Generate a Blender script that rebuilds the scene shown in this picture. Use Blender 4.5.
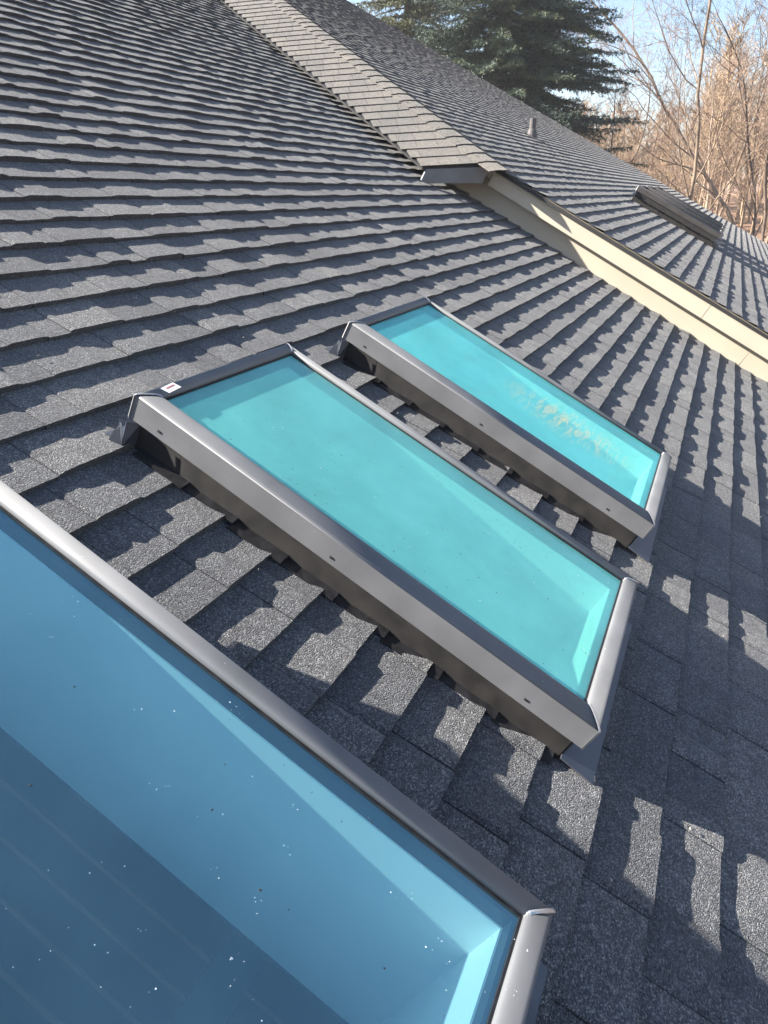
import bpy, math, random
import numpy as np
from mathutils import Matrix, Vector

for o in list(bpy.data.objects): bpy.data.objects.remove(o)
scene = bpy.context.scene
COL = scene.collection
R = math.radians

# ------------------------------------------------------------------ frame of the roof
PITCH = R(26.5)
VX = Vector((1, 0, 0))                                   # along the shingle courses
VV = Vector((0, math.cos(PITCH), math.sin(PITCH)))       # up the slope
VN = Vector((0, -math.sin(PITCH), math.cos(PITCH)))      # out of the roof
MROOF = Matrix((VX, VV, VN)).transposed().to_4x4()
CAM_H = 1.041

# ------------------------------------------------------------------ camera
cb = np.array([.41904879, -.37664152, .82615935]); ub = np.array([-.80680246, -.57184707, .14852854]); nb = np.array([.41649479, -.7287881, -.54350713])
def camaxis(i, s=1):
    v = (VX*cb[i] + VV*ub[i] + VN*nb[i])*s
    return v.normalized()
cam = bpy.data.cameras.new('camera'); camo = bpy.data.objects.new('camera', cam); COL.objects.link(camo)
cam.sensor_fit = 'VERTICAL'; cam.sensor_height = 36; cam.sensor_width = 27
cam.lens = 700.95/1024*36
cam.clip_start = .02; cam.clip_end = 6000
m = Matrix((camaxis(0), camaxis(1, -1), camaxis(2, -1))).transposed().to_4x4()
m.translation = VN*CAM_H
camo.matrix_world = m
scene.camera = camo

# ------------------------------------------------------------------ light
SUN_E = R(7.0)
sl = Vector((-.26*math.cos(SUN_E), .966*math.cos(SUN_E), math.sin(SUN_E)))
sunv = (VX*sl.x + VV*sl.y + VN*sl.z).normalized()
w = bpy.data.worlds.new('World'); scene.world = w; w.use_nodes = True
nt = w.node_tree; bg = nt.nodes['Background']
sky = nt.nodes.new('ShaderNodeTexSky'); sky.sky_type = 'NISHITA'; sky.sun_disc = False
sky.sun_elevation = math.asin(sunv.z); sky.sun_rotation = math.atan2(sunv.x, sunv.y)
sky.air_density = 1.0; sky.dust_density = 1.0; sky.ozone_density = 2.2
nt.links.new(sky.outputs[0], bg.inputs[0]); bg.inputs[1].default_value = .064
L = bpy.data.lights.new('sun', 'SUN'); L.energy = 5; L.angle = R(.53); L.color = (1, .94, .85)
Lo = bpy.data.objects.new('sun', L); COL.objects.link(Lo)
Lo.rotation_euler = sunv.to_track_quat('Z', 'Y').to_euler()
scene.view_settings.view_transform = 'Standard'; scene.view_settings.look = 'None'
scene.view_settings.exposure = 2.02; scene.view_settings.gamma = 1; scene.view_settings.use_curve_mapping = False
scene.render.engine = 'CYCLES'
scene.cycles.max_bounces = 10; scene.cycles.transparent_max_bounces = 16; scene.cycles.diffuse_bounces = 6

# ------------------------------------------------------------------ helpers
def link(o, parent=None):
    COL.objects.link(o)
    if parent is not None: o.parent = parent
    return o
def empty(name, loc=(0, 0, 0), parent=None, **props):
    o = bpy.data.objects.new(name, None); o.location = loc; o.empty_display_size = .1
    link(o, parent)
    for k, v in props.items(): o[k] = v
    return o
def mesh(name, V, F, mat, parent=None, loc=(0, 0, 0), smooth=False, **props):
    me = bpy.data.meshes.new(name)
    me.from_pydata([tuple(v) for v in V], [], F); me.update()
    mats = mat if isinstance(mat, (list, tuple)) else [mat]
    for m_ in mats: me.materials.append(m_)
    if smooth: me.polygons.foreach_set('use_smooth', [True]*len(me.polygons))
    o = bpy.data.objects.new(name, me); o.location = loc
    link(o, parent)
    for k, v in props.items(): o[k] = v
    return o
def bx(V, F, x0, x1, y0, y1, z0, z1):
    b = len(V)
    V += [(x0,y0,z0),(x1,y0,z0),(x1,y1,z0),(x0,y1,z0),(x0,y0,z1),(x1,y0,z1),(x1,y1,z1),(x0,y1,z1)]
    F += [(b,b+3,b+2,b+1),(b+4,b+5,b+6,b+7),(b,b+1,b+5,b+4),(b+1,b+2,b+6,b+5),(b+2,b+3,b+7,b+6),(b+3,b,b+4,b+7)]
def prism(V, F, poly, z0, z1):
    """poly: list of (x,y); closed vertical prism"""
    b = len(V); n = len(poly)
    V += [(x, y, z0) for x, y in poly] + [(x, y, z1) for x, y in poly]
    F.append(tuple(b+i for i in reversed(range(n)))); F.append(tuple(b+n+i for i in range(n)))
    for i in range(n):
        j = (i+1) % n; F.append((b+i, b+j, b+n+j, b+n+i))
def quadslab(V, F, P, th):
    """slab from 4 top corner points P (3D), extruded along -normal by th"""
    P = [Vector(p) for p in P]; nrm = (P[1]-P[0]).cross(P[3]-P[0]).normalized()
    b = len(V); V += [tuple(p) for p in P] + [tuple(p-nrm*th) for p in P]
    F += [(b,b+1,b+2,b+3),(b+7,b+6,b+5,b+4)]
    for i in range(4):
        j = (i+1) % 4; F.append((b+i, b+4+i, b+4+j, b+j))

# ------------------------------------------------------------------ materials
def newmat(name):
    m_ = bpy.data.materials.new(name); m_.use_nodes = True
    t = m_.node_tree; p = t.nodes['Principled BSDF']; return m_, t, p
def nd(t, typ, **kw):
    n_ = t.nodes.new(typ)
    for k, v in kw.items():
        if hasattr(n_, k): setattr(n_, k, v)
        else: n_.inputs[k].default_value = v
    return n_
def ramp(t, stops, src, interp='LINEAR'):
    r = t.nodes.new('ShaderNodeValToRGB'); e = r.color_ramp.elements; r.color_ramp.interpolation = interp
    while len(e) > 1: e.remove(e[-1])
    e[0].position = stops[0][0]; e[0].color = (*stops[0][1], 1)
    for p_, c_ in stops[1:]:
        x = e.new(p_); x.color = (*c_, 1)
    t.links.new(src, r.inputs[0]); return r
def mul(t, a, b, fac=1.0):
    n_ = t.nodes.new('ShaderNodeMix'); n_.data_type = 'RGBA'; n_.blend_type = 'MULTIPLY'; n_.inputs[0].default_value = fac
    t.links.new(a, n_.inputs[6]); t.links.new(b, n_.inputs[7]); return n_.outputs[2]

def shingle_mat(name, gain=1.0, warm=1.0, tint=(1,1,1)):
    m_, t, p = newmat(name)
    tc = nd(t, 'ShaderNodeTexCoord')
    vo = nd(t, 'ShaderNodeTexVoronoi', feature='F1'); vo.inputs['Scale'].default_value = 380
    t.links.new(tc.outputs['Object'], vo.inputs['Vector'])
    sep = nd(t, 'ShaderNodeSeparateColor'); t.links.new(vo.outputs['Color'], sep.inputs[0])
    g = gain
    rp = ramp(t, [(0, (.042*g,.044*g,.050*g*warm)), (.35, (.062*g,.065*g,.071*g*warm)), (.65, (.115*g,.115*g,.116*g*warm)), (.88, (.21*g,.203*g,.192*g*warm)), (1, (.36*g,.34*g,.31*g*warm))], sep.outputs[0])
    at_ = nd(t, 'ShaderNodeAttribute', attribute_name='tone')
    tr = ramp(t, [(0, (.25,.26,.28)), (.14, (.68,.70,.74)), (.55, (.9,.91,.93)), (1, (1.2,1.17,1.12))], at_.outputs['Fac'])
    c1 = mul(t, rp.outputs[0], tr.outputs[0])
    ns = nd(t, 'ShaderNodeTexNoise'); ns.inputs['Scale'].default_value = 2.3; ns.inputs['Detail'].default_value = 6
    t.links.new(tc.outputs['Object'], ns.inputs['Vector'])
    nr = ramp(t, [(.3, (.78,.78,.8)), (.7, (1.12,1.1,1.06))], ns.outputs[0])
    c2 = mul(t, c1, nr.outputs[0])
    ns3 = nd(t, 'ShaderNodeTexNoise'); ns3.inputs['Scale'].default_value = 38; ns3.inputs['Detail'].default_value = 5
    t.links.new(tc.outputs['Object'], ns3.inputs['Vector'])
    nr3 = ramp(t, [(.32, tuple(.8*c for c in tint)), (.68, tuple(1.15*c for c in tint))], ns3.outputs[0])
    c3 = mul(t, c2, nr3.outputs[0])
    t.links.new(c3, p.inputs['Base Color']); p.inputs['Roughness'].default_value = .9
    p.inputs['Specular IOR Level'].default_value = .1
    p.inputs['Sheen Weight'].default_value = .25; p.inputs['Sheen Roughness'].default_value = .5; p.inputs['Sheen Tint'].default_value = (1,.97,.93,1)
    b1 = nd(t, 'ShaderNodeBump'); b1.inputs['Strength'].default_value = 1.0; b1.inputs['Distance'].default_value = .003
    inv = nd(t, 'ShaderNodeMath', operation='SUBTRACT'); inv.inputs[0].default_value = 1.0
    t.links.new(vo.outputs['Distance'], inv.inputs[1])
    t.links.new(inv.outputs[0], b1.inputs['Height'])
    b2 = nd(t, 'ShaderNodeBump'); b2.inputs['Strength'].default_value = .8; b2.inputs['Distance'].default_value = .003
    t.links.new(ns3.outputs[0], b2.inputs['Height']); t.links.new(b1.outputs[0], b2.inputs['Normal'])
    t.links.new(b2.outputs[0], p.inputs['Normal'])
    return m_
def paint(name, col, rough=.5, metal=0, noise=.06, scale=6, spec=.5, bump=0):
    m_, t, p = newmat(name)
    tc = nd(t, 'ShaderNodeTexCoord')
    ns = nd(t, 'ShaderNodeTexNoise'); ns.inputs['Scale'].default_value = scale; ns.inputs['Detail'].default_value = 8
    t.links.new(tc.outputs['Object'], ns.inputs['Vector'])
    a = tuple(c*(1-noise*2.2) for c in col); b = tuple(min(1, c*(1+noise*2.2)) for c in col)
    r = ramp(t, [(.3, a), (.7, b)], ns.outputs[0])
    t.links.new(r.outputs[0], p.inputs['Base Color'])
    p.inputs['Roughness'].default_value = rough; p.inputs['Metallic'].default_value = metal; p.inputs['Specular IOR Level'].default_value = spec
    rr = nd(t, 'ShaderNodeMapRange'); rr.inputs['To Min'].default_value = max(.02, rough-.1); rr.inputs['To Max'].default_value = rough+.12
    t.links.new(ns.outputs[0], rr.inputs['Value']); t.links.new(rr.outputs[0], p.inputs['Roughness'])
    if bump:
        b_ = nd(t, 'ShaderNodeBump'); b_.inputs['Strength'].default_value = .5; b_.inputs['Distance'].default_value = bump
        t.links.new(ns.outputs[0], b_.inputs['Height']); t.links.new(b_.outputs[0], p.inputs['Normal'])
    return m_

M_SH = shingle_mat('asphalt_shingle', .9, 1.06, (.95,1.0,1.02))
M_CAP = shingle_mat('ridge_shingle', 1.0, .98, (1.1,1.0,.89))
M_FRAME = paint('frame_metal', (.14,.143,.15), .6, .12, .06, 9, .4)
M_SEAM = paint('corner_seam_metal', (.45,.45,.45), .3, .5, .05, 9)
M_FRAME_DK = paint('brown_frame_metal', (.05,.045,.042), .5, .1, .06, 9)
M_CURB = paint('curb_metal', (.016,.0145,.014), .75, .1, .25, 22, bump=.001)
M_FLASH = paint('flashing_metal', (.07,.08,.10), .45, .3, .1, 14, bump=.0006)
M_TAR = paint('roof_sealant', (.02,.02,.022), .35, 0, .2, 40, bump=.003)
M_LINING = paint('lining_dark', (.03,.045,.06), .5)
M_WHITE = paint('shaft_drywall', (.92,.92,.90), .9, 0, .005, 2)
M_CREAM = paint('cream_board', (.43,.385,.30), .55, 0, .02, 3)
M_RETURN = paint('shade_grey_fascia', (.16,.18,.20), .5, .1)  # cream fascia with its shade put into a darker grey
M_DRIP = paint('drip_edge', (.24,.2,.14), .5)
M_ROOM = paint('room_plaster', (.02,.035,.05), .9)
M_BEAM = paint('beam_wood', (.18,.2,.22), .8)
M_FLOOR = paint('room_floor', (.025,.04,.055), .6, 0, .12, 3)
M_SIDING = paint('siding', (.55,.5,.4), .7)
M_DARK = paint('dark_rubber', (.015,.015,.016), .6)
M_PIPE = paint('vent_pipe_plastic', (.10,.088,.085), .7)
M_DEBRIS = paint('pale_debris', (.38,.33,.26), .9, 0, .3, 30)
M_SPECK = paint('dirt', (.03,.028,.022), .9)
M_PAPER = paint('sticker_paper', (.8,.8,.8), .5, 0, .01)
M_RED = paint('sticker_print', (.35,.12,.1), .6)

def glass_mat(name, tint, refl, reflcol, refl_streaks=None, milk=.05, milkcol=(.5,.52,.5), fpow=1.6):
    m_ = bpy.data.materials.new(name); m_.use_nodes = True; t = m_.node_tree
    t.nodes.remove(t.nodes['Principled BSDF']); out = t.nodes['Material Output']
    tr = nd(t, 'ShaderNodeBsdfTransparent'); tr.inputs[0].default_value = (*tint, 1)
    gl = nd(t, 'ShaderNodeBsdfGlossy'); gl.inputs['Color'].default_value = (*reflcol, 1); gl.inputs['Roughness'].default_value = .015
    fr = nd(t, 'ShaderNodeFresnel')
    ge = nd(t, 'ShaderNodeNewGeometry'); mi = nd(t, 'ShaderNodeMapRange'); mi.inputs['To Min'].default_value = 1.5; mi.inputs['To Max'].default_value = 1/1.5
    t.links.new(ge.outputs['Backfacing'], mi.inputs['Value']); t.links.new(mi.outputs[0], fr.inputs['IOR'])
    iv = nd(t, 'ShaderNodeMath', operation='SUBTRACT'); iv.inputs[0].default_value = 1.0; t.links.new(fr.outputs[0], iv.inputs[1])
    pw = nd(t, 'ShaderNodeMath', operation='POWER'); pw.inputs[1].default_value = fpow; t.links.new(iv.outputs[0], pw.inputs[0])   # double glazing: two panes reflect
    fr = nd(t, 'ShaderNodeMath', operation='SUBTRACT'); fr.inputs[0].default_value = 1.0; t.links.new(pw.outputs[0], fr.inputs[1])
    ma = nd(t, 'ShaderNodeMath', operation='MULTIPLY_ADD'); ma.inputs[1].default_value = 1-refl; ma.inputs[2].default_value = refl
    t.links.new(fr.outputs[0], ma.inputs[0])
    mx = nd(t, 'ShaderNodeMixShader'); t.links.new(ma.outputs[0], mx.inputs[0]); t.links.new(tr.outputs[0], mx.inputs[1]); t.links.new(gl.outputs[0], mx.inputs[2])
    # diffuse film: some dust, plus the lit shaft's brightness painted in as colour
    df = nd(t, 'ShaderNodeBsdfDiffuse'); df.inputs[0].default_value = (*milkcol, 1)
    tc = nd(t, 'ShaderNodeTexCoord'); ns = nd(t, 'ShaderNodeTexNoise'); ns.inputs['Scale'].default_value = 5; ns.inputs['Detail'].default_value = 7
    t.links.new(tc.outputs['Object'], ns.inputs['Vector'])
    mr = nd(t, 'ShaderNodeMapRange'); mr.inputs['From Min'].default_value = .35; mr.inputs['From Max'].default_value = .75; mr.inputs['To Min'].default_value = milk*.85; mr.inputs['To Max'].default_value = milk*1.15+.02
    t.links.new(ns.outputs[0], mr.inputs['Value'])
    m2 = nd(t, 'ShaderNodeMixShader'); t.links.new(mr.outputs[0], m2.inputs[0]); t.links.new(mx.outputs[0], m2.inputs[1]); t.links.new(df.outputs[0], m2.inputs[2])
    if refl_streaks:  # reflection of bare twigs, painted into the pane as tan streaks
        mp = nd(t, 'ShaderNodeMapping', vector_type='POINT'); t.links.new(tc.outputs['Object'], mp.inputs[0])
        mp.inputs['Location'].default_value = (-refl_streaks[0]/.17, -refl_streaks[1]/.31, -.14/.3); mp.inputs['Scale'].default_value = (1/.17, 1/.31, 1/.3)
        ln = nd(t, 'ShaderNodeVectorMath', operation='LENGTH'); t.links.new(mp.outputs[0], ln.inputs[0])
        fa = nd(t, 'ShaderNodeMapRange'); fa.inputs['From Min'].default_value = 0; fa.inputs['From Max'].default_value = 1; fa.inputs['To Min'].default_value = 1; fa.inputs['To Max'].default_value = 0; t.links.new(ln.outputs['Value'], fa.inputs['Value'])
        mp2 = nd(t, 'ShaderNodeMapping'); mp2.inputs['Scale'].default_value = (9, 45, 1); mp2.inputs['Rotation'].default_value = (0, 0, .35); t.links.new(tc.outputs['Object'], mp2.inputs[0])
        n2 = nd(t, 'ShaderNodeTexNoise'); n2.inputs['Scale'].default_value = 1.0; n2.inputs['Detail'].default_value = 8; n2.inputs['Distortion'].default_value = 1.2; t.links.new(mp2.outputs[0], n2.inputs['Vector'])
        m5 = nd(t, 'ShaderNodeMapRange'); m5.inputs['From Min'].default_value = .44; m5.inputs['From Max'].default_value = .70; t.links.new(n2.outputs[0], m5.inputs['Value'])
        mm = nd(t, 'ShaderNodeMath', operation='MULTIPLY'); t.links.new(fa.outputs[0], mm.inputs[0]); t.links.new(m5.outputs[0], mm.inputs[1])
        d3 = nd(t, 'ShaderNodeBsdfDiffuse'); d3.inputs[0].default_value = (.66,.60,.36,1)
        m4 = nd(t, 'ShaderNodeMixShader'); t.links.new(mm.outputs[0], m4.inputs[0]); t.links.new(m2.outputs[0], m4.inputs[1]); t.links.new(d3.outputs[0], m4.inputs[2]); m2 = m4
    t.links.new(m2.outputs[0], out.inputs[0]); return m_
def clear_mat(name, tint):
    m_ = bpy.data.materials.new(name); m_.use_nodes = True; t = m_.node_tree
    t.nodes.remove(t.nodes['Principled BSDF']); out = t.nodes['Material Output']
    tr = nd(t, 'ShaderNodeBsdfTransparent'); tr.inputs[0].default_value = (*tint, 1); t.links.new(tr.outputs[0], out.inputs[0]); return m_
M_GLASS = glass_mat('tinted_glass', (.56,1.0,.86), .03, (.75,.95,1), milk=.38, milkcol=(.24,.80,.74), fpow=2.0)
M_GLASS3 = glass_mat('painted_reflection_glass', (.56,1.0,.88), .0, (.6,.95,1), (.36, .42), milk=.42, milkcol=(.20,.84,.80), fpow=1.2)
M_GLASSF = glass_mat('dark_tinted_glass', (.2,.3,.3), .0, (.6,.62,.62), milk=.01)
M_GLASS1 = glass_mat('blue_tinted_glass', (.66,.97,1.0), .10, (.42,.80,1), milk=.06, milkcol=(.36,.74,.95), fpow=2.3)
M_GBACK = clear_mat('glass_back', (.97,.99,.99))
def drop_mat():
    m_, t, p = newmat('water_drop')
    p.inputs['Base Color'].default_value = (.85,.9,.95,1); p.inputs['Roughness'].default_value = .08; p.inputs['Transmission Weight'].default_value = .35; p.inputs['IOR'].default_value = 1.33
    return m_
M_DROP = drop_mat()

# ------------------------------------------------------------------ shingle courses
def lerp(a, b, f): return a+(b-a)*f
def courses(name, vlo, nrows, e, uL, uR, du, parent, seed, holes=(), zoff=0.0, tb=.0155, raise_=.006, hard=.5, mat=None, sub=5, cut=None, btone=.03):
    rng = random.Random(seed); V = []; F = []; tone = []
    for k in range(nrows):
        v = vlo + k*e
        a = uL(v); b = uR(v)
        if b-a < .05: continue
        # tabs
        u = a - rng.random()*.1; tabs = []; up = rng.random() < .5
        while u < b:
            wdt = rng.uniform(.06, .24); 
            tabs.append((u, u+wdt, up, rng.random(), rng.uniform(-.0025, .0025), rng.uniform(-.003, .002))); u += wdt
            up = (not up) if rng.random() < .8 else up
        ph = [(rng.uniform(0, 6.28), rng.uniform(.6, 1.4)) for _ in range(5)]
        def wav(x): return .0011*math.sin(x*6.1*ph[0][1]+ph[0][0]) + .0009*math.sin(x*15*ph[1][1]+ph[1][0]) + .0008*math.sin(x*38*ph[2][1]+ph[2][0]) + .0005*math.sin(x*90*ph[3][1]+ph[3][0])
        us = []
        for (t0, t1, up_, tn, dv, dt) in tabs:
            s0 = max(t0, a); s1 = min(t1, b)
            if s1-s0 < .003: continue
            step = du(0.5*(s0+s1), v); n_ = max(1, int((s1-s0)/step))
            for i in range(n_+1):
                x = lerp(s0, s1, i/n_)
                if i == 0: x += .0014
                if i == n_: x -= .0014
                us.append((x, up_, tn, dv, dt, math.sqrt(min(1, max(.0, min(x-t0, t1-x))/.012))))
        svals = [j/sub for j in range(sub+1)]
        base = len(V); W = sub+2
        for (x, up_, tn, dv, dt, rf) in us:
            vb = v + dv
            V.append((x, vb+.0006, zoff-.004))
            for s in svals:
                z = (tb+.65*wav(x)*(1-s))*(1-s) + ((raise_+dt)*rf*(1-.6*s) if up_ else 0)
                V.append((x, vb + s*(e+.006-dv), zoff+z))
        for i in range(len(us)-1):
            xm = .5*(us[i][0]+us[i+1][0]); tn = .15+.85*us[i][2] if us[i][1] == us[i+1][1] and us[i][2] == us[i+1][2] else 0.0
            for j in range(W-1):
                vm = v + (j-.5)/sub*e if j > 0 else v+.002
                hit = False
                for (h0, h1, h2, h3) in holes:
                    if h0 < xm < h1 and h2 < vm < h3: hit = True; break
                if hit: continue
                if cut and cut(xm, vm): continue
                p = base+i*W+j
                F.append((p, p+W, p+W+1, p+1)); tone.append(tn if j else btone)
    o = mesh(name, V, F, mat or M_SH, parent)
    at_ = o.data.attributes.new('tone', 'FLOAT', 'FACE'); at_.data.foreach_set('value', tone)
    return o

# ================================================================== THE HOUSE
house = empty('house', (0, 0, 0)); house.matrix_world = MROOF
house['label'] = 'dark grey shingled house roof with teal skylights and cream boards filling the foreground'
house['category'] = 'house'
E_ = .1431; V00 = .5824*.9       # one butt line passes here
ZB = .33
SK = [(.100, .748, -.391, .838), (1.168, 1.811, -.389, .838), (2.224, 2.925, -.393, .841)]
# the diagonal where the raised section begins
B0 = Vector((5.98, 2.22, .11)); T0 = Vector((6.42, 1.84, ZB+.015))
DB = Vector((3.35, 4.72, -.075)); DT = Vector((3.55, 4.81, 0))
def on(P, D, v): return P.x + D.x*(v-P.y)/D.y
def rakeU(v): return 6.27 + (v+.8)*(.23/2.66)
def slopeA_R(v):
    if v < 1.2: return rakeU(v)+.22
    return max(on(B0, DB, v), rakeU(1.2))+.75
def duA(x, v):
    d = math.hypot(x, v, 1)
    return .012 if d < 2.6 else (.02 if d < 5 else .04)
kA = 18; vloA = V00 - (kA+4)*E_
holes = [(a+.028, b-.028, c+.028, d-.028) for a, b, c, d in SK]
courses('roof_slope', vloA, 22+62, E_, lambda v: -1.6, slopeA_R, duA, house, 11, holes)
def slopeB_L(v):
    if v < T0.y: return rakeU(v)-.012
    return on(T0, DT, v)-.02
UEND = 22.6
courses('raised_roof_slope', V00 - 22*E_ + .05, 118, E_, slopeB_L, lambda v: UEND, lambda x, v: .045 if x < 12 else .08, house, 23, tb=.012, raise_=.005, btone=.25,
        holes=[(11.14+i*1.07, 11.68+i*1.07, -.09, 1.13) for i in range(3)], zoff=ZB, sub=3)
# deck under the raised section, its soffit and far gable
V = []; F = []
prism(V, F, [(rakeU(-2.5)+.01, -2.5), (UEND-.02, -2.5), (UEND-.02, 15.5), (on(T0, DT, 15.5)+.05, 15.5), (T0.x+.03, T0.y+.02)], ZB-.03, ZB-.006)
mesh('roof_deck', V, F, M_DARK, house)
# upper slope finish: the other side of the ridge, sloping away
V = []; F = []
ridge_v = V00 - 22*E_ + .05 + 118*E_
def l2w(p): return VX*p[0]+VV*p[1]+VN*p[2]
def w2l(p): p = Vector(p); return Vector((p.dot(VX), p.dot(VV), p.dot(VN)))

# ---------------- strip of tan shingles between both slopes
def strip_pt(wd, s, dz=0):
    b = B0 + DB*wd; t_ = T0 + DT*wd
    p = b.lerp(t_, s)
    nrm = (-.69*Vector((1,0,0)) + .43*Vector((0,1,0)) + .577*Vector((0,0,1)))
    return p + nrm*dz
rng = random.Random(5)
V = []; F = []; tone = []
LEN = DB.length; NW = int(1.75*LEN/.19)
for i in range(NW):
    w0 = i*.19/LEN; w1 = (i+1.08)*.19/LEN
    s = -.03 - rng.random()*.02 - (i % 2)*.14
    while s < .86:
        s1 = s + rng.uniform(.25, .31); a = max(s, -.03); b = min(s1, .88)
        if b-a > .02:
            tn = .35+.45*rng.random(); g = .003
            sk = .13*(w1-w0)/(w1-w0)
            P = [strip_pt(w0, a+g, .013), strip_pt(w0, b-g, .013), strip_pt(w1, min(b-g+.08, .9), .003), strip_pt(w1, a+g+.08, .003)]
            nb0 = len(F); quadslab(V, F, P, .006)
            tone += [tn]*(len(F)-nb0)
        s = s1
o = mesh('hip_shingle_strip', V, F, M_CAP, house, label='pale tan shingled strip climbing between the two slopes')
o.data.attributes.new('tone', 'FLOAT', 'FACE').data.foreach_set('value', tone)
# its backing
V = []; F = []
for i in range(60):
    for j in range(4):
        wa, wb, sa, sb = 1.75*i/60, 1.75*(i+1)/60, -.02+1.02*j/4, -.02+1.02*(j+1)/4
        quadslab(V, F, [strip_pt(wa, sa, -.003), strip_pt(wa, sb, -.003), strip_pt(wb, sb, -.003), strip_pt(wb, sa, -.003)], .02)
mesh('strip_deck', V, F, M_DARK, house)
# ridge caps
V = []; F = []; tone = []
NC = int(1.75*DT.length/.2)
side = Vector((DT.y, -DT.x, 0)).normalized()
for i in range(-1, NC):
    w0 = (i*.2)/DT.length; w1 = ((i+1.1)*.2)/DT.length; tn = .35+.45*rng.random(); j = rng.uniform(-.008, .008)
    cols = []
    for (wd, dz) in ((w0, .016), (w1, .004)):
        cr = T0 + DT*wd
        cols.append([strip_pt(wd, .80+j, dz+.004), strip_pt(wd, .93, dz+.012), cr + Vector((0,0,dz+.014))+side*.03, cr + side*(.15+j) + Vector((0,0,dz+.006))])
    nb0 = len(F)
    for q in range(3):
        quadslab(V, F, [cols[0][q], cols[0][q+1], cols[1][q+1], cols[1][q]], .006)
    tone += [tn]*(len(F)-nb0)
o = mesh('ridge_cap', V, F, M_CAP, house)
o.data.attributes.new('tone', 'FLOAT', 'FACE').data.foreach_set('value', tone)

# ---------------- end fascia of the strip, rake board, frieze board
def hboard(V, F, p0, p1, z0, z1, th, nx):
    """vertical board from p0 to p1 (x,y), between z0 and z1, thickness th along nx (2D unit)"""
    P = [(p0[0], p0[1]), (p1[0], p1[1]), (p1[0]+nx[0]*th, p1[1]+nx[1]*th), (p0[0]+nx[0]*th, p0[1]+nx[1]*th)]
    prism(V, F, P, z0, z1)
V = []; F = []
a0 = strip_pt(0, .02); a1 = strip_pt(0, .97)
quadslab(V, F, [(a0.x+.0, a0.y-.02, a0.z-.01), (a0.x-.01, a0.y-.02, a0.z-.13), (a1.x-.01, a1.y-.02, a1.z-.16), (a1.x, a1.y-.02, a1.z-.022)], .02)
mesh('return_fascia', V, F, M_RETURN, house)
def split_boards(name, off, z0, z1, ys, th):
    for i in range(len(ys)-1):
        V = []; F = []
        y0, y1 = ys[i]-.002, ys[i+1]+.002
        hboard(V, F, (rakeU(y0)+off, y0), (rakeU(y1)+off, y1), z0, z1, th, (1, .0))
        mesh(name, V, F, M_CREAM, house)
split_boards('rake_board', 0, ZB-.155, ZB-.008, [T0.y-.03, -.33, -2.6], .02)
split_boards('frieze_board', .11, .004, ZB-.12, [2.3, -.80, -2.6], .02)
V = []; F = []
hboard(V, F, (rakeU(1.86)-.012, 1.86), (rakeU(-2.6)-.012, -2.6), ZB-.011, ZB-.002, .03, (1, 0))
mesh('drip_edge', V, F, M_DRIP, house)
V = []; F = []                                                # soffit behind the rake board
hboard(V, F, (rakeU(1.8)+.021, 1.8), (rakeU(-2.6)+.021, -2.6), ZB-.11, ZB-.10, .12, (1, 0))
mesh('soffit', V, F, M_CREAM, house)

# ---------------- walls of the house, down to the ground
GZ = -5.2
def wallbox(name, x0, x1, y0, y1, ztop0, ztop1, mat):
    """world-axis box whose top follows the slope (ztop at y0, y1)"""
    W = [(x0,y0,GZ),(x1,y0,GZ),(x1,y1,GZ),(x0,y1,GZ),(x0,y0,ztop0),(x1,y0,ztop0),(x1,y1,ztop1),(x0,y1,ztop1)]
    V = [w2l(p) for p in W]; F = [(0,3,2,1),(4,5,6,7),(0,1,5,4),(1,2,6,5),(2,3,7,6),(3,0,4,7)]
    return mesh(name, V, F, mat, house)
sl_ = math.tan(PITCH)
def wl(name, p0, p1, th):
    """thin wall from p0 to p1 with a sloped top 0.45 m under the roof plane"""
    x0, y0 = p0; x1, y1 = p1
    wallbox(name, min(x0,x1), max(x0,x1)+(th if x0 == x1 else 0), min(y0,y1), max(y0,y1)+(th if y0 == y1 else 0), min(y0,y1)*sl_-.06, (max(y0,y1)+(th if y0 == y1 else 0))*sl_-.06, M_SIDING)
wl('house_wall', (-1.4, -2.1), (22.3, -2.1), .15)
wl('house_wall', (-1.4, -1.9), (-1.4, 13.3), .15)
wl('house_wall', (22.1, -1.9), (22.1, 13.3), .15)
wl('house_wall', (-1.4, 13.35), (22.3, 13.35), .15)
V = []; F = []
prism(V, F, [(-1.6, vloA-.01), (UEND, vloA-.01), (UEND, vloA-.03), (-1.6, vloA-.03)], -.16, .004)
mesh('eave_fascia', V, F, M_CREAM, house)

# ---------------- room under the skylights
zc = -.392
def slotted(z, rects, x0, x1, y0, y1):
    xs = sorted(set([x0, x1]+[r[0] for r in rects]+[r[1] for r in rects])); ys = sorted(set([y0, y1]+[r[2] for r in rects]+[r[3] for r in rects]))
    V = []; F = []
    for i in range(len(xs)-1):
        for j in range(len(ys)-1):
            xm = (xs[i]+xs[i+1])/2; ym = (ys[j]+ys[j+1])/2
            if any(r[0] < xm < r[1] and r[2] < ym < r[3] for r in rects): continue
            bx(V, F, xs[i], xs[i+1], ys[j], ys[j+1], z, z+.02)
    return V, F
rects = [(a+.054, b-.054, c+.054, d-.054) for a, b, c, d in SK]
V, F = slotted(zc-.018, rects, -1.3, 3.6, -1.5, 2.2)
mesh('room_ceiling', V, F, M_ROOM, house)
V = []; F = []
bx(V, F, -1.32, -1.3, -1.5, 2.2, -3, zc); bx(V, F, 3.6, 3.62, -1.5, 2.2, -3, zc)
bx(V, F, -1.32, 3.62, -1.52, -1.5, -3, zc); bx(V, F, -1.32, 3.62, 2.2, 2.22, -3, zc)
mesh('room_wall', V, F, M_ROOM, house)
V = []; F = []
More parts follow.
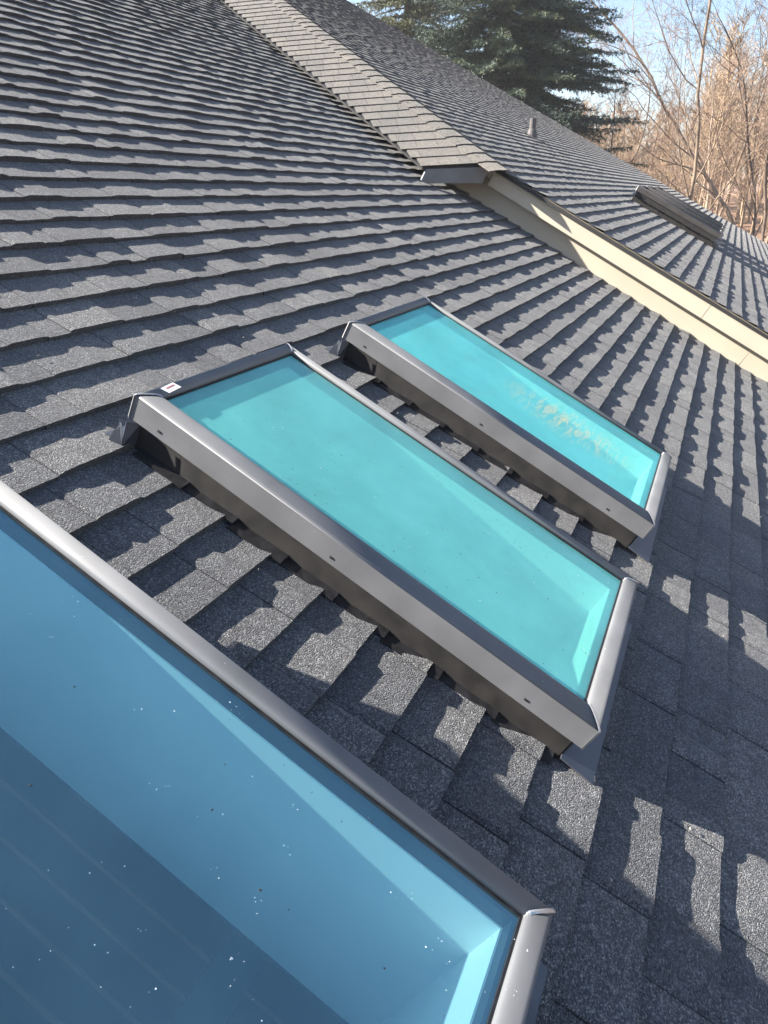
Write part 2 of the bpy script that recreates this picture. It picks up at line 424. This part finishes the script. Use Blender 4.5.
for i in range(24): bx(V, F, -1.3+i*.204, -1.3+i*.204+.175, -1.5, 2.2, -3.02-(i % 3)*.002, -3.0-(i % 3)*.002)
mesh('room_floor', V, F, M_FLOOR, house)
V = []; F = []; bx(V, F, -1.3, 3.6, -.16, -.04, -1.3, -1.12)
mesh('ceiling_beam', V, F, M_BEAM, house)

# ---------------- skylights
PROF = [(0,-.061),(0,0),(.0025,.0035),(.010,.007),(.019,.0102),(.028,.0125),(.034,.0133),(.039,.0128),(.0425,.010),(.0435,.001),(.042,.0008),(.005,.0008),(.004,-.061)]
def rail(side, x0, x1, y0, y1, zt):
    """one mitred side of the frame: side 0 = -x, 1 = +x, 2 = -y, 3 = +y"""
    V = []; F = []; n_ = len(PROF)
    for end in (0, 1):
        for (d, z) in PROF:
            g = .0004
            if side == 0: x = x0+d; y = (y0+d+g) if end == 0 else (y1-d-g)
            elif side == 1: x = x1-d; y = (y0+d+g) if end == 0 else (y1-d-g)
            elif side == 2: y = y0+d; x = (x0+d+g) if end == 0 else (x1-d-g)
            else: y = y1-d; x = (x0+d+g) if end == 0 else (x1-d-g)
            V.append((x, y, zt+z))
    # subdivided lengthwise a little is not needed; planar faces
    for i in range(n_):
        j = (i+1) % n_
        q = (i, j, n_+j, n_+i)
        F.append(q if side in (0, 3) else tuple(reversed(q)))
    F.append(tuple(range(n_)) if side in (1, 2) else tuple(reversed(range(n_))))
    F.append(tuple(n_+i for i in reversed(range(n_))) if side in (1, 2) else tuple(n_+i for i in range(n_)))
    return V, F
def blob(V, F, x, y, z, rx, ry, rz, seg=7):
    b = len(V); V.append((x, y, z+rz))
    for (f, h) in ((.62, .72), (1, 0)):
        for i in range(seg):
            a = 6.2832*i/seg; V.append((x+rx*f*math.cos(a), y+ry*f*math.sin(a), z+rz*h))
    for i in range(seg):
        j = (i+1) % seg
        F.append((b, b+1+i, b+1+j)); F.append((b+1+i, b+1+seg+i, b+1+seg+j, b+1+j))
    F.append(tuple(b+1+seg+i for i in reversed(range(seg))))
def skylight(rect, seed, label, drops=110, specks=60, detail=True, zb=0.0, closed=False, M_FRAME=M_FRAME, M_GLASS=M_GLASS):
    a, b, c, d = rect; W = b-a; H = d-c; zt = .141
    rg = random.Random(seed)
    r = empty('skylight', (a, c, zb), house); r['label'] = label
    for sd in range(4):
        V, F = rail(sd, 0, W, 0, H, zt)
        o = mesh('frame_rail', V, F, M_FRAME, r)
        # smooth the bullnose only
        for p_ in o.data.polygons:
            if len(p_.vertices) == 4 and min(o.data.vertices[v_].co.z for v_ in p_.vertices) > zt-.0002 and p_.normal.z > .1: p_.use_smooth = True
    for (cx_, cy_, sx_, sy_) in ((0, 0, 1, 1), (W, 0, -1, 1), (0, H, 1, -1), (W, H, -1, -1)):
        V = []; F = []; pr = PROF[0:11]; k_ = .0022
        for (q_, zo) in ((-k_, .0008), (0, .0022), (k_, .0008)):
            for (d_, z_) in pr:
                dd_ = d_ - .0012 if d_ < .001 else d_
                V.append((cx_+sx_*(dd_+q_), cy_+sy_*(dd_-q_), zt+z_+(zo if z_ > -.05 else 0)))
        n_ = len(pr)
        for a_ in range(2):
            for i in range(n_-1): F.append((a_*n_+i, a_*n_+i+1, (a_+1)*n_+i+1, (a_+1)*n_+i))
        mesh('corner_seam', V, F, M_SEAM, r)
    # bead of sealant along the glass edge
    V = []; F = []
    i0 = .044
    for (x0_, x1_, y0_, y1_) in ((i0, i0+.004, i0, H-i0), (W-i0-.004, W-i0, i0, H-i0), (i0+.004, W-i0-.004, i0, i0+.004), (i0+.004, W-i0-.004, H-i0-.004, H-i0)):
        bx(V, F, x0_, x1_, y0_, y1_, zt+.0004, zt+.003)
    mesh('glass_gasket', V, F, M_TAR if detail else M_DARK, r)
    # glass
    V = []; F = []; bx(V, F, .040, W-.040, .040, H-.040, zt-.0056, zt+.0004)
    o = mesh('glass_pane', V, F, [M_GBACK, M_GLASS], r)
    for p_ in o.data.polygons:
        if p_.normal.z > .9: p_.material_index = 1
    # curb: four sides clad in brown metal
    V = []; F = []
    ci, co = .046, .016
    bx(V, F, co, ci, co, H-co, -.07, zt-.06); bx(V, F, W-ci, W-co, co, H-co, -.07, zt-.06)
    bx(V, F, ci, W-ci, co, ci, -.07, zt-.06); bx(V, F, ci, W-ci, H-ci, H-co, -.07, zt-.06)
    mesh('curb', V, F, M_CURB, r)
    # lining + light shaft
    V = []; F = []; li, lo = .046, .053
    def ring(V, F, li, lo, z0, z1):
        bx(V, F, li, lo, li, H-li, z0, z1); bx(V, F, W-lo, W-li, li, H-li, z0, z1)
        bx(V, F, lo, W-lo, li, lo, z0, z1); bx(V, F, lo, W-lo, H-lo, H-li, z0, z1)
    ring(V, F, li, lo, zt-.034, zt-.006); mesh('frame_lining', V, F, M_LINING, r)
    V = []; F = []; ring(V, F, li+.0005, lo+.003, -.39 if detail else -.3, zt-.0345)
    if not detail: bx(V, F, li, W-li, li, H-li, -.31, -.30)
    if closed: bx(V, F, li, W-li, li, H-li, -.40, -.3905)  # unseen white floor, added to bounce light back up through the pane
    mesh('light_shaft', V, F, M_WHITE, r)
    # apron flashing below, head flashing above, step flashing along the side
    V = []; F = []
    quadslab(V, F, [(.0, -.066, .022), (W+.004, -.066, .022), (W+.004, co-.0005, .028), (.0, co-.0005, .028)], .004)
    bx(V, F, co-.001, W-co+.001, co-.0035, co-.0005, .024, zt-.062)
    mesh('apron_flashing', V, F, M_FLASH, r)
    V = []; F = []
    quadslab(V, F, [(-.02, H-co+.001, .028), (W+.02, H-co+.001, .028), (W+.02, H+.035, .016), (-.02, H+.035, .016)], .002)
    quadslab(V, F, [(-.012, H-.005, zt-.066), (co-.002, H-co-.01, zt-.066), (co-.002, H-co-.012, .014), (-.028, H-.02, .018)], .002)
    quadslab(V, F, [(-.028, H-.0225, .018), (-.028, H-.0075, zt-.066), (-.026, H+.002, zt-.066), (-.034, H+.012, .018)], .002)
    mesh('head_flashing', V, F, M_FLASH, r)
    V = []; F = []
    n_ = 9 if detail else 5; y = H-.05; rgs = random.Random(seed+3)
    while y > .06:
        l_ = E_*rgs.uniform(.97, 1.03); z_ = .010+rgs.uniform(0, .003); wv = -.010-rgs.uniform(0, .012)
        quadslab(V, F, [(wv, max(y-l_, .0), z_+.004), (co+.001, max(y-l_, .0), z_+.010), (co+.001, y+.004, z_+.002), (wv+rgs.uniform(-.004,.006), y+.004, z_-.003)], .003)
        y -= l_
    mesh('step_flashing', V, F, M_TAR, r)
    if detail:
        # side cladding: overlapped sheets with slanted joints
        V = []; F = []; ys = [H-co-.004, H-.165, co+.002]
        for i in range(2):
            y1_, y0_ = ys[i], ys[i+1]; o_ = .0022 + (i % 2)*.0016; sk = .018
            P = [(co-.0004-o_, y0_+(.004 if i < 1 else 0), .008), (co-.0004-o_, y0_+(sk if i < 1 else 0)+.002, zt-.061), (co-.0004-o_, y1_+(sk if i > 0 else 0), zt-.061), (co-.0004-o_, y1_, .008)]
            quadslab(V, F, [P[0], P[1], P[2], P[3]] if False else [P[3], P[2], P[1], P[0]], -.0015)
        mesh('curb_cladding', V, F, M_CURB, r)
        for fy in (.93, .53, .12):
            V = []; F = []
            y_ = H*fy
            prism(V, F, [(-.002, y_-.004), (.0006, y_-.006), (.0006, y_+.006), (-.002, y_+.003)], zt-.046, zt-.0405)
            mesh('frame_clip', V, F, M_DARK, r)
    # droplets on frame and pane
    if drops:
        V = []; F = []
        for _ in range(drops):
            if rg.random() < .6:
                cx, cy = rg.uniform(.06, W-.06), rg.uniform(.06, H-.06); z_ = zt+.0003
            else:
                sd = rg.choice((0, 0, 1, 2, 3)); dd = rg.uniform(.004, .04)
                z_ = zt + np.interp(dd, [p[0] for p in PROF[2:10]], [p[1] for p in PROF[2:10]]) - .0004
                cx = dd if sd == 0 else (W-dd if sd == 1 else rg.uniform(.05, W-.05)); cy = dd if sd == 2 else (H-dd if sd == 3 else rg.uniform(.05, H-.05))
            for _k in range(rg.choice((1, 1, 2, 3))):
                q = rg.uniform(.0003, .0008) * (1 if rg.random() < .93 else 1.6)
                blob(V, F, cx+rg.gauss(0, .006)*(z_ < zt+.0004), cy+rg.gauss(0, .008), z_, q, q*rg.uniform(.9, 1.4), q*.6)
        mesh('water_droplets', V, F, M_DROP, r, smooth=True, kind='stuff')
    if specks:
        V = []; F = []
        for _ in range(specks):
            q = rg.uniform(.0006, .002)
            blob(V, F, rg.uniform(.06, W-.06), rg.uniform(.06, H-.06), zt+.0003, q, q*rg.uniform(.6, 1.5), q*.3, 5)
        mesh('dirt_specks', V, F, M_SPECK, r, kind='stuff')
    return r
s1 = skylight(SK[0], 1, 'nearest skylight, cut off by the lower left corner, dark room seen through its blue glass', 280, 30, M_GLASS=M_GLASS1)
s2 = skylight(SK[1], 2, 'middle skylight with speckled teal glass and a small white sticker on its top left corner', 230, 170, closed=True)
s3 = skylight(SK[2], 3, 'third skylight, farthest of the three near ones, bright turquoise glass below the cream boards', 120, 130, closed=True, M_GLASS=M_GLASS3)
V = []; F = []; bx(V, F, -.024, .024, -.012, .012, 0, .0008)
o = mesh('sticker', V, F, M_PAPER, s2, loc=(.088, (SK[1][3]-SK[1][2])-.026, .1535)); o.rotation_euler = (R(-6), 0, R(6)); 
V = []; F = []
bx(V, F, -.014, .018, .001, .006, .0009, .0013); 
for i in range(5): bx(V, F, -.014+i*.006, -.011+i*.006, -.007, -.005, .0009, .0012)
o2 = mesh('sticker_print', V, F, M_RED, s2, loc=o.location); o2.rotation_euler = o.rotation_euler

# skylights of the raised slope: one built, then copied with its parts
far = skylight((11.1, 11.72, -.13, 1.17), 9, 'far skylight on the raised slope, first of the low dark row', 0, 0, detail=False, zb=ZB+.06, M_FRAME=M_FRAME_DK, M_GLASS=M_GLASSF)
for i in (1, 2):
    r = far.copy(); COL.objects.link(r); r.location = (11.1+i*1.07, -.13, ZB+.06)
    r['label'] = ['', 'far skylight on the raised slope, middle of the low dark row', 'far skylight on the raised slope, last of the low dark row'][i]
    for ch in list(far.children):
        c_ = ch.copy(); COL.objects.link(c_); c_.parent = r

# ---------------- bits of debris lying on the shingles
V = []; F = []; rg = random.Random(77)
for _ in range(150):
    x = rg.uniform(.9, 4.5); y = rg.uniform(-1.1, 1.6)
    if any(a-.03 < x < b+.03 and c-.03 < y < d+.03 for a, b, c, d in SK): continue
    q = rg.uniform(.0012, .003); blob(V, F, x, y, .017, q*rg.uniform(.7, 2.2), q*rg.uniform(.6, 1.3), q*.6, 5)
mesh('roof_debris', V, F, M_DEBRIS, house, kind='stuff')

# ---------------- vent pipe on the raised slope
V = []; F = []
def lathe(V, F, prof, org, axis, seg=18):
    axis = Vector(axis).normalized(); a = axis.orthogonal().normalized(); b = axis.cross(a); base = len(V)
    for (r_, h) in prof:
        for i in range(seg):
            t = 6.2832*i/seg; V.append(tuple(Vector(org)+axis*h+(a*math.cos(t)+b*math.sin(t))*r_))
    for k in range(len(prof)-1):
        for i in range(seg):
            j = (i+1) % seg; F.append((base+k*seg+i, base+k*seg+j, base+(k+1)*seg+j, base+(k+1)*seg+i))
    F.append(tuple(base+(len(prof)-1)*seg+i for i in range(seg)))
vp = empty('vent_pipe', (12.05, 3.07, ZB), house)
up = w2l((0, 0, 1))
lathe(V, F, [(.05, -.05), (.05, .25), (.042, .25), (.042, .2), (.001, .2)], (0, 0, 0), up); mesh('pipe', V, F, M_PIPE, vp, smooth=False)
V = []; F = []
lathe(V, F, [(.085, .0), (.08, .03), (.06, .10), (.052, .11), (.052, .12)], (0, 0, 0), up); bx(V, F, -.18, .18, -.2, .2, .012, .017)
mesh('pipe_flashing', V, F, M_PIPE, vp)

# ================================================================== GROUND
def hgt(x, y):
    d = math.hypot(x, y)
    t = min(1, max(0, (d-38)/85)); t = t*t*(3-2*t)
    return GZ + 6.0*t + .35*math.sin(x*.11+1)*math.cos(y*.13)*min(1, d/40) + min(25, max(0, d-150)*.03)
V = []; F = []
rs = [0, 4, 8, 14, 20, 26, 32, 38, 44, 50, 57, 64, 72, 80, 90, 100, 112, 125, 140, 160, 190, 240, 300, 360, 400]
NA = 120
V.append((0, 0, hgt(0, 0)))
for r_ in rs[1:]:
    for i in range(NA):
        a = 6.28318*i/NA; x = r_*math.cos(a); y = r_*math.sin(a); V.append((x, y, hgt(x, y)))
for i in range(NA): F.append((0, 1+i, 1+(i+1) % NA))
for k in range(len(rs)-2):
    for i in range(NA):
        j = (i+1) % NA; F.append((1+k*NA+i, 1+(k+1)*NA+i, 1+(k+1)*NA+j, 1+k*NA+j))
mg, t, p = newmat('leaf_litter')
tc = nd(t, 'ShaderNodeTexCoord'); ns = nd(t, 'ShaderNodeTexNoise'); ns.inputs['Scale'].default_value = .35; ns.inputs['Detail'].default_value = 12
t.links.new(tc.outputs['Object'], ns.inputs['Vector'])
rp = ramp(t, [(.3, (.10,.085,.045)), (.5, (.22,.13,.08)), (.7, (.34,.2,.13))], ns.outputs[0]); t.links.new(rp.outputs[0], p.inputs['Base Color']); p.inputs['Roughness'].default_value = 1
mesh('ground', V, F, mg, None, smooth=True, kind='structure')

# ================================================================== TREES
def bark(name, c0, c1):
    m_, t, p = newmat(name)
    tc = nd(t, 'ShaderNodeTexCoord'); ns = nd(t, 'ShaderNodeTexNoise'); ns.inputs['Scale'].default_value = 3; ns.inputs['Detail'].default_value = 8
    t.links.new(tc.outputs['Object'], ns.inputs['Vector']); rp = ramp(t, [(.35, c0), (.65, c1)], ns.outputs[0])
    t.links.new(rp.outputs[0], p.inputs['Base Color']); p.inputs['Roughness'].default_value = .9; return m_
M_BARK = bark('pale_bark', (.15,.11,.08), (.28,.21,.15))
M_BARK2 = bark('brown_bark', (.09,.065,.05), (.2,.145,.11))
M_TWIG = bark('twig_bark', (.18,.115,.085), (.32,.22,.16))
M_TWIG2 = bark('pink_twig_bark', (.23,.155,.09), (.37,.265,.165))
M_SPTR = bark('spruce_bark', (.05,.04,.03), (.11,.09,.07))

class Tubes:
    def __init__(s): s.V = []; s.F = []; s.q = []
    def twig(s, a, b, ra, rb): s.q.append((*a, *b, ra, rb))
    def flush(s):
        if not s.q: return
        A = np.array(s.q); s.q = []; a = A[:, :3]; b = A[:, 3:6]; d = b-a; d /= np.linalg.norm(d, axis=1)[:, None]+1e-9
        e1 = np.cross(d, (.13, .27, .95)); e1 /= np.linalg.norm(e1, axis=1)[:, None]+1e-9; e2 = np.cross(d, e1)
        P = []
        for (c_, r_) in ((a, A[:, 6]), (b, A[:, 7])):
            for k in range(3):
                t_ = 2.0944*k; P.append(c_+(e1*math.cos(t_)+e2*math.sin(t_))*r_[:, None])
        P = np.stack(P, 1).reshape(-1, 3); base = len(s.V); s.V += [tuple(x) for x in P.tolist()]
        o = np.arange(len(A))*6+base; F = np.stack([np.stack([o+k, o+(k+1) % 3, o+3+(k+1) % 3, o+3+k], 1) for k in range(3)], 1).reshape(-1, 4)
        s.F += [tuple(x) for x in F.tolist()]
    def seg(s, pts, rad, sides):
        """pts list of np arrays"""
        base = len(s.V); n_ = len(pts)
        for i, p_ in enumerate(pts):
            d = pts[min(i+1, n_-1)]-pts[max(i-1, 0)]; d = d/(np.linalg.norm(d)+1e-9)
            a = np.cross(d, (0.13, .27, .95)); 
            if np.linalg.norm(a) < .1: a = np.cross(d, (1, 0, 0))
            a /= np.linalg.norm(a); b = np.cross(d, a)
            for k in range(sides):
                t_ = 6.28318*k/sides; s.V.append(tuple(p_+(a*math.cos(t_)+b*math.sin(t_))*rad[i]))
        for i in range(n_-1):
            for k in range(sides):
                l_ = (k+1) % sides; s.F.append((base+i*sides+k, base+i*sides+l_, base+(i+1)*sides+l_, base+(i+1)*sides+k))
def nrm(v): return v/(np.linalg.norm(v)+1e-9)
def bare_tree(seed, height, trunk_r, lean=(0, 0), fork=.35, depth=4, spread=.55, density=1.0):
    rg = np.random.RandomState(seed); TR = Tubes(); TW = Tubes()
    def grow(p0, d, length, r, lvl):
        n_ = max(3, int(4+length*1.0)) if lvl < 2 else (4 if lvl == 2 else 3)
        pts = [p0]; rad = [r]; dirs = [d]
        cur = p0.copy(); dd = d.copy()
        for i in range(n_):
            dd = nrm(dd + rg.normal(0, .09+.04*lvl, 3) + np.array([0, 0, .05 if lvl else .02]))
            cur = cur + dd*length/n_; pts.append(cur.copy()); rad.append(r*(1-.8*(i+1)/n_) if lvl else r*(1-.72*(i+1)/n_)); dirs.append(dd.copy())
        T_ = TR if lvl <= 1 else TW
        if lvl >= 3:
            for i in range(n_): T_.twig(pts[i], pts[i+1], rad[i], rad[i+1])
        else: T_.seg(pts, rad, [7, 5, 4, 3, 3][lvl])
        if lvl >= depth: return
        nb = int([15, 9, 7, 5][lvl]*density + rg.rand())
        for k in range(nb):
            f = [fork, .2, .12, .1][lvl] + (1-[fork, .2, .12, .1][lvl])*(k+rg.rand())/nb
            f = min(.99, f); x = f*n_; i = int(x); i = min(i, n_-1); fr = x-i
            pp = pts[i]*(1-fr)+pts[i+1]*fr; rr = rad[i]*(1-fr)+rad[i+1]*fr
            az = rg.rand()*6.283; dd = dirs[i]; a = np.cross(dd, (0.3, .1, .9)); a = nrm(a); b = np.cross(dd, a)
            ang = rg.uniform(.45, 1.0)*(spread/.55)*(.8 if lvl == 0 else 1)
            nd_ = nrm(dd*math.cos(ang)+(a*math.cos(az)+b*math.sin(az))*math.sin(ang))
            ll = length*[.42, .5, .48, .45][lvl]*(1.15-.75*f)*rg.uniform(.7, 1.25)
            grow(pp, nd_, ll, max(.005, min(rr*.7, rr*.42+.003)), lvl+1)
    grow(np.zeros(3), nrm(np.array([lean[0], lean[1], 1.0])), height, trunk_r, 0)
    TW.flush(); return TR, TW
def make_tree(name, TR, TW, loc, label, mt, mw, rot=0, group=None, sc=1.0):
    r = empty(name, loc, None, label=label, category='tree')
    if group: r['group'] = group
    r.rotation_euler = (0, 0, rot); r.scale = (sc, sc, sc)
    mesh('trunk', TR.V, TR.F, mt, r, smooth=True); mesh('crown', TW.V, TW.F, mw, r)
    return r
def g(x, y, dz=-.2): return (x, y, hgt(x, y)+dz)
# nearer trees that stand out
TR, TW = bare_tree(41, 17, .085, lean=(.0, .02), fork=.3, spread=.5)
make_tree('bare_tree', TR, TW, g(30, .35), 'tall slender bare tree with a pale upright trunk near the right edge', M_BARK, M_TWIG)
TR, TW = bare_tree(77, 15, .075, lean=(-.05, .42), fork=.3, spread=.6)
make_tree('bare_tree', TR, TW, g(27, -3.3), 'bare brown tree leaning left across the pale trunks at the right edge', M_BARK2, M_TWIG)
TR, TW = bare_tree(52, 14, .065, lean=(.05, .5), fork=.25, spread=.6)
make_tree('bare_tree', TR, TW, g(33, -2.8), 'thin bare tree leaning left beyond the far skylight row', M_BARK2, M_TWIG2)
TR, TW = bare_tree(63, 11, .065, lean=(.0, .1), fork=.25, spread=.65)
make_tree('bare_tree', TR, TW, g(36, 3.2), 'bare tree with a wide fan of tan twigs between spruce and right edge', M_BARK, M_TWIG)
GRP = 'bare trees behind the house'; LBL = 'leafless tree with thin grey brown twigs in the wood behind the house'
protos = []
for sd, h_, r_ in ((101, 18, .13), (202, 16, .11), (303, 20, .14)):
    protos.append(bare_tree(sd, h_, r_, fork=.22, spread=.6, density=1.0))
rg = random.Random(8); first = {}
spots = [(44, -2), (47, 4.0), (42, 7.5), (52, 0.5), (55, 9), (50, 12), (58, 4.5), (46, -7), (62, -3), (60, 15), (66, 8), (57, -9), (48, 20), (64, 22), (40, -10), (68, 1), (52, 28)]
for i, (x, y) in enumerate(spots):
    k = i % 3; rot = rg.uniform(0, 6.28); sc = rg.uniform(.8, 1.05) if y < x*.035 else rg.uniform(.56, .74)
    if k not in first:
        first[k] = make_tree('bare_tree', *protos[k], g(x, y), LBL, [M_BARK, M_BARK2, M_BARK][k], [M_TWIG, M_TWIG2, M_TWIG2][k], rot, GRP, sc)
    else:
        src = first[k]; r = src.copy(); COL.objects.link(r); r.location = g(x, y); r.rotation_euler = (0, 0, rot); r.scale = (sc, sc, sc)
        for ch in src.children:
            c_ = ch.copy(); COL.objects.link(c_); c_.parent = r
# the far wood: one mass of stems and twigs
T_ = Tubes(); rg = np.random.RandomState(4)
for i in range(800):
    az = rg.uniform(-.5, .9); d = rg.uniform(72, 150); x = d*math.cos(az); y = d*math.sin(az); h_ = rg.uniform(7.5, 11.5) if az > .05 else rg.uniform(10, 19)
    p0 = np.array([x, y, hgt(x, y)-.2]); ln = rg.normal(0, .06, 2)
    top = p0+np.array([ln[0]*h_, ln[1]*h_, h_])
    T_.seg([p0, p0*.5+top*.5+rg.normal(0, .2, 3), top], [.16, .1, .02], 4)
    for k in range(26):
        f = rg.uniform(.15, .98); b0 = p0*(1-f)+top*f; a = rg.rand()*6.28; l_ = h_*.26*(1.2-.8*f)*rg.uniform(.6, 1.2)
        b1 = b0+np.array([math.cos(a)*.7, math.sin(a)*.7, .85])*l_*.8
        bm = (b0+b1)/2+rg.normal(0, .15, 3); T_.twig(b0, bm, .05, .035); T_.twig(bm, b1, .035, .012)
        for q in range(9):
            f2 = rg.uniform(.25, 1); c0_ = b0*(1-f2)+b1*f2; c1_ = c0_+np.array([rg.normal(0, .5), rg.normal(0, .5), rg.uniform(.2, .9)])*l_*.4
            T_.twig(c0_, c1_, .02, .009)
T_.flush()
mesh('far_wood', T_.V, T_.F, M_TWIG2, None, kind='stuff', label='hazy mass of leafless woodland behind the nearer trees', category='woodland')

# spruces
def needle_mat(name, c0, c1, c2):
    m_, t, p = newmat(name)
    oi = nd(t, 'ShaderNodeAttribute', attribute_name='tone')
    rp = ramp(t, [(0, c0), (.55, c1), (1, c2)], oi.outputs['Fac']); t.links.new(rp.outputs[0], p.inputs['Base Color'])
    p.inputs['Roughness'].default_value = .6; return m_
M_NEED = needle_mat('blue_green_needles', (.014,.032,.022), (.034,.064,.042), (.12,.135,.055))
M_NEED2 = needle_mat('yellow_green_needles', (.05,.065,.03), (.12,.13,.05), (.22,.2,.08))
def spruce(seed, loc, height, rmax, label, mat, z_from=3.0, name='spruce_tree'):
    rg = np.random.RandomState(seed); TR = Tubes(); C_ = []; D_ = []; T__ = []
    TR.seg([np.array([0, 0, z]) for z in np.linspace(0, height, 12)], list(np.linspace(.32, .02, 12)), 8)
    z = z_from
    while z < height-.3:
        L0 = rmax*(1-(z/height))**.85
        nb = 14 if L0 > 2 else 8
        for k in range(nb):
            if rg.rand() < .08: continue
            a = rg.rand()*6.283; l_ = L0*rg.uniform(.6, 1.12); droop = rg.uniform(.05, .48)
            ca, sa = math.cos(a), math.sin(a); z0 = z+rg.uniform(-.6, .6)
            def P(s_): return np.array([ca*l_*s_, sa*l_*s_, z0 + l_*(.05*s_-droop*s_*s_*(1.25-.5*s_)) + .10*l_*max(0, s_-.7)])
            TR.seg([P(s_) for s_ in np.linspace(0, 1, 5)], [.04, .032, .024, .014, .006], 3)
            n_ = int(l_/.085); bt = rg.rand()
            for i in range(n_):
                s_ = .16+.84*(i+rg.rand())/n_; p_ = P(s_); sgn = 1 if i % 2 else -1
                ll = (.15+.62*(1-s_)**.8)*min(1.2, l_*.35)*rg.uniform(.6, 1.25)
                dirv = nrm(np.array([ca*.75-sa*sgn*.8, sa*.75+ca*sgn*.8, -.12+rg.normal(0, .12)]))
                m__ = max(2, int(ll/.085)); tn = min(1, max(0, .45*bt+.5*rg.rand()+.12*(s_-.5)))
                qq = np.arange(m__)[:, None]; base_ = p_+dirv*ll*(qq+rg.rand(m__, 1)*.6)/m__ + rg.normal(0, .02, (m__, 3)) - np.array([0, 0, .05])*qq/m__
                C_.append(np.repeat(base_, 7, 0)); D_.append(np.repeat(dirv[None], m__*7, 0)); T__.append(np.full(m__*7, tn))
        z += rg.uniform(.22, .34) if z < height*.75 else .2
    c_ = np.concatenate(C_); d_ = np.concatenate(D_); tn_ = np.concatenate(T__); n_ = len(c_)
    d2 = d_*.8+rg.normal(0, .45, (n_, 3))-np.array([0, 0, .1]); d2 /= np.linalg.norm(d2, axis=1)[:, None]
    s2_ = np.cross(d2, rg.normal(0, 1, (n_, 3))); s2_ /= np.linalg.norm(s2_, axis=1)[:, None]
    le = rg.uniform(.09, .17, (n_, 1)); wd = rg.uniform(.006, .013, (n_, 1))
    NV = np.stack([c_-s2_*wd, c_+d2*le*.5-s2_*wd*1.3, c_+d2*le, c_+d2*le*.5+s2_*wd*1.3], 1).reshape(-1, 3).tolist()
    NF = np.arange(n_*4).reshape(-1, 4).tolist(); tone = tn_.astype(np.float32)
    r = empty(name, loc, None, label=label, category='tree')
    mesh('trunk', TR.V, TR.F, M_SPTR, r, smooth=True)
    o = mesh('crown', NV, NF, mat, r); o.data.attributes.new('tone', 'FLOAT', 'FACE').data.foreach_set('value', tone)
    return r
spruce(3, g(31.2, 8.9), 25, 7.6, 'big dark blue green spruce rising behind the raised roof', M_NEED)
spruce(6, g(33.5, 14.0), 21, 5.2, 'smaller sunlit yellow green conifer left of the big spruce', M_NEED2)
print('verts', sum(len(o.data.vertices) for o in bpy.data.objects if o.type == 'MESH'))

# ================================================================== AIR
V = []; F = []; bx(V, F, -410, 410, -410, 410, -9, 26)
mh = bpy.data.materials.new('haze_air'); mh.use_nodes = True; t = mh.node_tree
t.nodes.remove(t.nodes['Principled BSDF']); pv = t.nodes.new('ShaderNodeVolumePrincipled'); pv.inputs['Color'].default_value = (.95,.96,1,1); pv.inputs['Density'].default_value = .0009; pv.inputs['Anisotropy'].default_value = .2
t.links.new(pv.outputs[0], t.nodes['Material Output'].inputs['Volume'])
mesh('haze', V, F, mh, None, kind='stuff')
